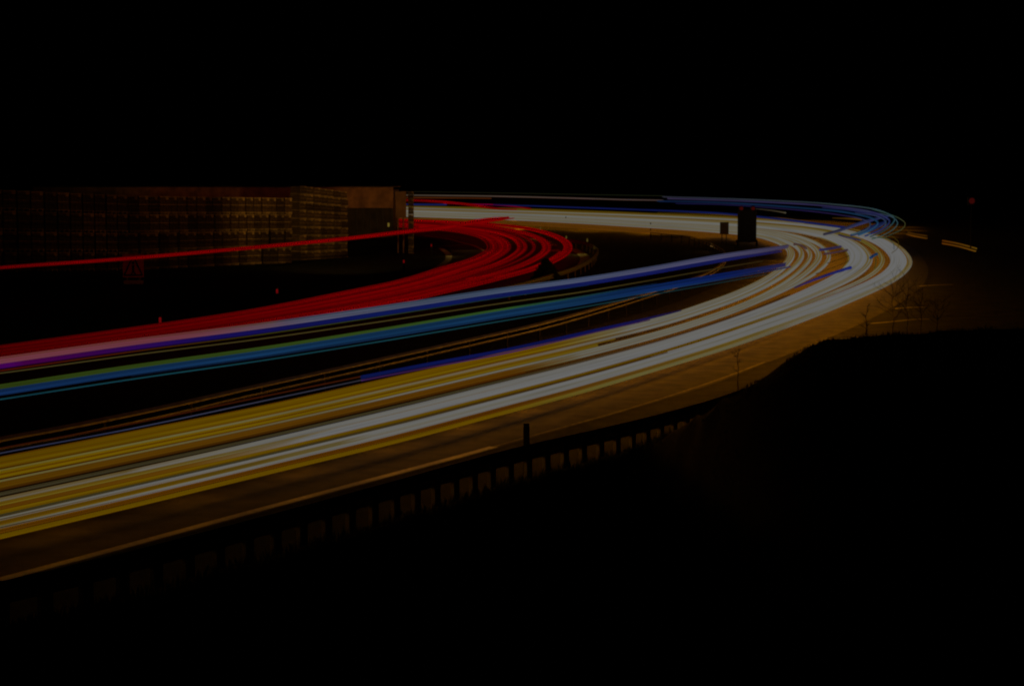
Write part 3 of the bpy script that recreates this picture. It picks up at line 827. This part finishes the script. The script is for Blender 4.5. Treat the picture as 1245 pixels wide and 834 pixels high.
# boxy sign on two posts in front of the single crate tower
Ys = 170.0
def sp(px, py): return at_depth(px, py, Ys)
c0, c1 = sp(481, 233), sp(494, 265)
sg = thing('road_sign', ((c0.x + c1.x) / 2, Ys, 0), 'tall narrow amber lit sign board on two slim posts beside the warehouse', 'road sign')
w = c1.x - c0.x
bm = bmesh.new(); box(bm, (0, 0, (c0.z + c1.z) / 2), (w, 0.06, c0.z - c1.z), bevel=0.01)
for z in (0.28, 0.72): box(bm, (0, -0.04, c1.z + (c0.z - c1.z) * z), (w * 0.98, 0.03, 0.08))
link_mesh('board', bm, M_CLAD, sg)
for q in (-0.27, 0.2):
    bm = bmesh.new(); cyl(bm, (q * w / .92 * 1.0, 0.06, 0), (q * w / .92, 0.06, c0.z - 0.1), 0.075, n=10); link_mesh('post', bm, M_CLAD, sg)

# warning sign on the left verge
Yg = 118.0
c0, c1 = at_depth(149, 309, Yg), at_depth(175, 337.5, Yg)
wsn = thing('warning_sign', ((c0.x + c1.x) / 2, Yg, 0), 'square dull red warning sign with a dark triangle standing in front of the crate wall', 'road sign')
w, zc, hh = c1.x - c0.x, (c0.z + c1.z) / 2, c0.z - c1.z
bm = bmesh.new(); box(bm, (0, 0, zc), (w, 0.03, hh), bevel=0.008); link_mesh('panel', bm, M_WARN, wsn)
bm = bmesh.new()
tri = [Vector((-w * .43, -0.022, zc - hh * .40)), Vector((w * .43, -0.022, zc - hh * .40)), Vector((0, -0.022, zc + hh * .42))]
for a, b in zip(tri, tri[1:] + tri[:1]): cyl(bm, a, b, 0.05, n=6)
link_mesh('triangle', bm, M_BLACK, wsn)
bm = bmesh.new()
box(bm, (0, -0.03, zc - hh * .14), (w * .13, 0.02, hh * .34), bevel=.006)
bmesh.ops.create_uvsphere(bm, u_segments=10, v_segments=6, radius=w * .075, matrix=Matrix.Translation((0, -0.03, zc + hh * .12)) @ Matrix.Diagonal((1, .3, 1, 1)))
cyl(bm, (-w * .04, -0.03, zc - hh * .28), (-w * .1, -0.03, zc - hh * .38), w * .04, n=6)
cyl(bm, (w * .04, -0.03, zc - hh * .28), (w * .1, -0.03, zc - hh * .38), w * .04, n=6)
link_mesh('pictogram', bm, M_BLACK, wsn)
bm = bmesh.new(); box(bm, (0, 0, zc - hh * .5 - 0.36), (w * .95, 0.025, 0.42), bevel=.006); link_mesh('supplementary_plate', bm, M_SIGN, wsn)
for q in (-.3, .3):
    bm = bmesh.new(); cyl(bm, (q * w, 0.05, 0), (q * w, 0.05, zc + hh * .45), 0.035, n=8); link_mesh('post', bm, M_STEEL, wsn)

# added fill lamps for the median rail, yard, signs and slip road markings
lamp(P(860, 306, 0) + Vector((0, 0, 1.0)), 5, (1, .5, .15))  # added to brighten the far end of the median rail
def beam(loc, target, power, col=(1, .5, .1), ang=50, name='fill_beam'):
    l = bpy.data.lights.new(name, 'SPOT')
    l.energy = power; l.color = col; l.shadow_soft_size = .2
    l.spot_size = math.radians(ang); l.spot_blend = .6
    o = bpy.data.objects.new(name, l); COL.objects.link(o)
    o.location = loc
    o.rotation_euler = (Vector(target) - Vector(loc)).to_track_quat('-Z', 'Y').to_euler()
UP = Vector((0, 0, 1))
def flood(px, py, target, power, col, ang, z=5.0): beam(P(px, py) + UP * z, target, power, col, ang, 'yard_fill')  # unseen floodlights, added to brighten the crates, fascia and sign
flood(430, 350, P(405, 318) + UP * 4.2, 5600, (1, .58, .12), 34)
flood(452, 332, P(402, 316) + UP * 4.0, 1900, (1, .6, .13), 24, 4.0)
flood(330, 350, P(330, 321) + UP * 6.5, 600, (1, .5, .12), 44)
flood(230, 352, P(215, 326) + UP * 7.0, 250, (1, .4, .1), 54)
flood(110, 356, P(80, 330) + UP * 7.0, 70, (1, .33, .09), 60)
flood(455, 322, wp(455, 240), 11000, (1, .44, .09), 9)
flood(485, 330, sp(489, 247), 560, (1, .42, .08), 7, 4.5)
beam(at_depth(150, 350, 108), at_depth(162, 324, 118), 60, (1, .12, .05), 26, 'sign_fill')  # added red spot on the warning sign, standing in for tail lamp light
beam(P(200, 300) + UP * 2, wp(300, 228), 500, (1, .16, .05), 60, 'yard_fill')  # added red wash on the fascia
lamp(P(640, 292, 0) + UP * 1.6, 26, (1, .55, .08))  # this and the lamps below are added to brighten the road markings
lamp(P(570, 305, 0) + UP * 1.6, 10, (1, .5, .1))
lamp(P(548, 312, 0) + UP * 1.0, 5, (1, .6, .12))
lamp(P(702, 310, 0) + UP * .9, 7, (1, .7, .1))
lamp(P(652, 288, 0) + UP * 1.2, 14, (1, .6, .1))

# ------------------------------------------------------------------ delineator posts
def delineator(px, py_top, py_base, label, m_refl, group='marker posts along the roads', w=0.12, h=1.0, refl=None):
    p = P(px, py_base, 0)
    t = thing('marker_post', p, label, 'marker post', group)
    bm = bmesh.new()
    box(bm, (0, 0, h * .5), (w, 0.1, h), bevel=0.012)
    # slanted cap
    box(bm, (0, 0.015, h + 0.02), (w * .9, 0.06, 0.04))
    link_mesh('post', bm, M_BLACK if not m_refl else M_POST, t)  # posts without reflectors are black, putting their unlit side into the colour
    bm = bmesh.new()
    box(bm, (0, -0.056, h * .8), (w * .55, 0.012, 0.18))
    if m_refl: link_mesh('reflector', bm, m_refl, t)
    else: bm.free()
    return t
def red_marker(px, py, label):
    # base one metre below the reflector's height
    p = P(px, py, 0.8)
    g = P(px, py, 0.8); g.z = 0
    t = thing('marker_post', g, label, 'marker post', 'red reflector posts inside the tight bend')
    bm = bmesh.new(); box(bm, (0, 0, .5), (0.12, 0.1, 1.0), bevel=.012); box(bm, (0, .015, 1.02), (.11, .06, .04)); link_mesh('post', bm, M_BLACK, t)
    bm = bmesh.new(); box(bm, (0, -0.06, .8), (0.09, 0.014, 0.2), bevel=.004); link_mesh('reflector', bm, M_REDREFL, t)
red_marker(337, 354, 'marker post with red reflector below the crate block, leftmost of the red ones')
red_marker(491, 318, 'marker post with red reflector below the two post sign')
red_marker(524.5, 298.5, 'marker post with red reflector at the tip of the inner curve')
red_marker(195, 389, 'marker post with red reflector at the upper rim of the red bundle')
delineator(640, 517, 577, 'dark marker post standing behind the foreground guardrail', None, h=1.02, w=0.13)
for px, py, lab in [(657, 278, 'pale marker post above the yellow dashes of the tight bend'), (688.5, 289, 'small pale marker post at the edge of the outer red loop'), (714, 292.5, 'pale marker post beside the dim outer guardrail')]:
    g = P(px, py, 0.8); g.z = 0
    t = thing('marker_post', g, lab, 'marker post', 'marker posts along the roads')
    bm = bmesh.new(); box(bm, (0, 0, .5), (0.12, 0.1, 1.0), bevel=.012); box(bm, (0, .015, 1.02), (.11, .06, .04)); link_mesh('post', bm, M_POST, t)
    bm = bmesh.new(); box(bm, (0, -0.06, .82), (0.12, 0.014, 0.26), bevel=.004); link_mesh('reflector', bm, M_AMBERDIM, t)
for px, pyb, lab in [(688, 272, 'thin dark marker post against the lit verge below the far white band'), (791, 281, 'dark marker post on the verge left of the small sign')]:
    delineator(px, 0, pyb, lab, None, h=1.0)

# ------------------------------------------------------------------ roadworks trailer and small sign against the far white band
Yt = depth(P(908, 300, 0))
g = P(908, 300, 0)
tr = thing('warning_trailer', g, 'tall dark roadworks warning trailer with two round lamps before the far white band', 'trailer')
hT, wT = 3.45, 1.78
bm = bmesh.new(); box(bm, (0, 0, 0.55 + (hT - 0.55) / 2), (wT, 0.08, hT - 0.55), bevel=.02)
for z in (1.0, 1.7, 2.4, 3.1): box(bm, (0, -0.06, z), (wT * .96, 0.05, 0.07))
for q in (-.8, .8): box(bm, (q, -0.065, 2.0), (0.07, 0.06, 2.8))
link_mesh('board', bm, M_DARK, tr)
for q in (-.55, .55):
    bm = bmesh.new(); cyl(bm, (q, 0.12, hT + .12), (q, -0.1, hT + .12), 0.25, n=20); cyl(bm, (q, 0, hT - .1), (q, 0, hT + .1), .05)
    l = link_mesh('lamp', bm, M_DARK, tr)
    bm = bmesh.new()
    bmesh.ops.create_uvsphere(bm, u_segments=16, v_segments=8, radius=.17, matrix=Matrix.Translation((q, -0.11, hT + .12)) @ Matrix.Diagonal((1, .3, 1, 1)))
    link_mesh('lens', bm, M_REDDIM, l)
bm = bmesh.new(); box(bm, (0, 0.1, .5), (1.7, 1.6, .12)); box(bm, (0, -1.4, .48), (.1, 1.6, .1)); link_mesh('chassis', bm, M_DARK, tr)
for q in (-.92, .92):
    bm = bmesh.new(); cyl(bm, (q - .09, .1, .32), (q + .09, .1, .32), .32, n=20); wl = link_mesh('wheel', bm, M_RUBBER, tr)
    bm = bmesh.new(); cyl(bm, (q - .1, .1, .32), (q + .1, .1, .32), .18, n=14); link_mesh('rim', bm, M_STEEL, wl)
g = P(880.5, 297, 0)
ss = thing('road_sign', g, 'small square sign on two thin posts left of the roadworks trailer', 'road sign')
bm = bmesh.new(); box(bm, (0, 0, 1.55), (.86, .04, 1.2), bevel=.015)
for z in (1.2, 1.9): box(bm, (0, -.035, z), (.82, .03, .05))
link_mesh('board', bm, M_SIGN, ss)
for q in (-.22, .2):
    bm = bmesh.new(); cyl(bm, (q, .04, 0), (q, .04, 2.1), .04, n=8); link_mesh('post', bm, M_DARK, ss)

# red signal on the dark right side
Yr = 150.0
c = at_depth(1181.5, 244.5, Yr)
rs = thing('signal_light', (c.x, Yr, 0), 'lone round red signal light on a thin pole in the dark right side', 'signal light')
bm = bmesh.new(); cyl(bm, (0, .1, 0), (0, .1, c.z - .3), .06, .045, n=8); link_mesh('pole', bm, M_BLACK, rs)
bm = bmesh.new(); box(bm, (0, .05, c.z), (.62, .16, .66), bevel=.04); h_ = link_mesh('housing', bm, M_BLACK, rs)
bm = bmesh.new()
bmesh.ops.create_uvsphere(bm, u_segments=18, v_segments=8, radius=.22, matrix=Matrix.Translation((0, -.04, c.z)) @ Matrix.Diagonal((1, .3, 1, 1)))
link_mesh('lens', bm, M_REDDIM, h_)

# ------------------------------------------------------------------ plants
def bare_tree(base, height, label, spread=0.3, r=0.02, levels=3, seed=1, n0=9):
    rnd = random.Random(seed)
    t = thing('bare_tree', base, label, 'tree', 'bare saplings and shrubs by the bend')
    bt, bc = bmesh.new(), bmesh.new()
    pts = [Vector((0, 0, -0.1))]
    for i in range(6):
        pts.append(Vector((rnd.uniform(-.03, .03) * height, rnd.uniform(-.03, .03) * height, height * (i + 1) / 6)))
    sweep(bt, pts, [r * (1 - .75 * i / 6) for i in range(7)], 6)
    def branch(p, d, L, rr, lv):
        q = [p]
        dd = d.copy()
        for i in range(4):
            dd = (dd + Vector((rnd.uniform(-.25, .25), rnd.uniform(-.25, .25), rnd.uniform(-.08, .2)))).normalized()
            q.append(q[-1] + dd * L / 4)
        sweep(bc, q, [rr * (1 - .2 * i) for i in range(5)], 4)
        if lv > 0:
            for k in range(3):
                i = rnd.randint(1, 3)
                nd = (dd + Vector((rnd.uniform(-.9, .9), rnd.uniform(-.9, .9), rnd.uniform(-.3, .6)))).normalized()
                branch(q[i], nd, L * rnd.uniform(.4, .65), rr * .55, lv - 1)
    for k in range(n0):
        f = rnd.uniform(.3, .98)
        i = min(5, int(f * 6))
        p = pts[i].lerp(pts[i + 1], f * 6 - i)
        a = rnd.uniform(0, 6.28)
        d = Vector((math.cos(a), math.sin(a), rnd.uniform(.3, 1.0))).normalized()
        branch(p, d, height * spread * rnd.uniform(.6, 1.1) * (1.2 - f * .6), r * .45, levels - 1)
    link_mesh('trunk', bt, M_BARK, t); link_mesh('crown', bc, M_BARK, t)
def gpoint(px, py, Y):
    p = at_depth(px, py, Y); return Vector((p.x, Y, ground_z(p.x, Y)))
def tree_px(px, py_base, py_top, Y, label, **k):
    b = at_depth(px, py_base, Y); tp = at_depth(px, py_top, Y)
    bare_tree(b, tp.z - b.z, label, **k)
tree_px(897.5, 471, 424, 42, 'thin leafless sapling standing over the end of the foreground guardrail', r=.014, seed=3, spread=.3, n0=7, levels=2)
tree_px(1053, 412, 372, 37, 'short leafless sapling on the crest of the dark mound', r=.016, seed=5, spread=.3, n0=8, levels=2)
for k, (px, pb, pt, Yk, lab) in enumerate([(1085, 412, 345, 39, 'sparse leafless shrub on the mound, first right of the short sapling'), (1103, 410, 340, 40, 'tall tangled leafless shrub in the glow right of the bend'),
                                           (1120, 410, 350, 38.5, 'dense leafless shrub where the mound turns dark'), (1140, 408, 362, 39.5, 'leafless shrub half lost in the dark, rightmost on the mound')]):
    tree_px(px, pb, pt, Yk, lab, r=.009, seed=11 + k, spread=.6, n0=15, levels=3)

def shrub(base, h, w, label):
    t = thing('conical_shrub', base, label, 'shrub')
    rnd = random.Random(4)
    bs = bmesh.new(); cyl(bs, (0, 0, 0), (0, 0, h * .8), .06, .02); link_mesh('stem', bs, M_BARK, t)
    bm = bmesh.new()
    for i in range(2600):
        z = h * (1 - rnd.random() ** .5) if rnd.random() < .3 else h * rnd.random() * .98
        rmax = w / 2 * (1 - z / h) ** .8 + .05
        a, rr = rnd.uniform(0, 6.28), rmax * rnd.random() ** .4 * rnd.uniform(.8, 1.08)
        c = Vector((math.cos(a) * rr, math.sin(a) * rr, z))
        u = Vector((rnd.uniform(-1, 1), rnd.uniform(-1, 1), rnd.uniform(-1, 1))).normalized() * .09
        v = u.orthogonal().normalized() * .05
        bm.faces.new([bm.verts.new(c - u), bm.verts.new(c + v), bm.verts.new(c + u), bm.verts.new(c - v)])
    link_mesh('foliage', bm, M_LEAF, t)
b = P(664, 348, 0)
shrub(b, at_depth(664, 314.5, b.y).z, 2.3, 'dark cone shaped shrub standing in front of the red streaks')

# grass along the crest of the mound and the verge in front of the guardrail
bm = bmesh.new()
rnd = random.Random(9)
def blade(x, y, h):
    z = ground_z(x, y)
    a = rnd.uniform(0, 6.28); w = rnd.uniform(.006, .014)
    l = Vector((rnd.uniform(-.5, .5), rnd.uniform(-.5, .5), 0)) * h * .6
    d = Vector((math.cos(a), math.sin(a), 0)) * w
    p = Vector((x, y, z - .02))
    v = [bm.verts.new(p - d), bm.verts.new(p + d), bm.verts.new(p + d * .6 + l * .4 + Vector((0, 0, h * .6))), bm.verts.new(p + l + Vector((0, 0, h)))]
    bm.faces.new((v[0], v[1], v[2])); bm.faces.new((v[0], v[2], v[3]))
for i in range(9000):
    x = rnd.uniform(2.2, 11); y = 36 + rnd.gauss(0, 1.3)
    clump = .5 + .5 * math.sin(x * 7) * math.sin(x * 2.7 + y)
    if rnd.random() < .35 + .65 * clump: blade(x, y, rnd.uniform(.03, .08) * (.6 + .8 * clump))
for i in range(14000):
    f = rnd.random() * (len(rail_pts) - 2) + .5
    k = int(f); p = rail_pts[k].lerp(rail_pts[k + 1], f - k)
    tg = rail_pts[k + 1] - rail_pts[k]; tg.z = 0; tg.normalize()
    off = rnd.uniform(.25, 2.2)
    blade(p.x + tg.y * off, p.y - tg.x * off, rnd.uniform(.05, .2))
tag(link_mesh('grass', bm, M_GRASS), 'short dark grass on the mound and along the guardrail', 'grass', kind='stuff')
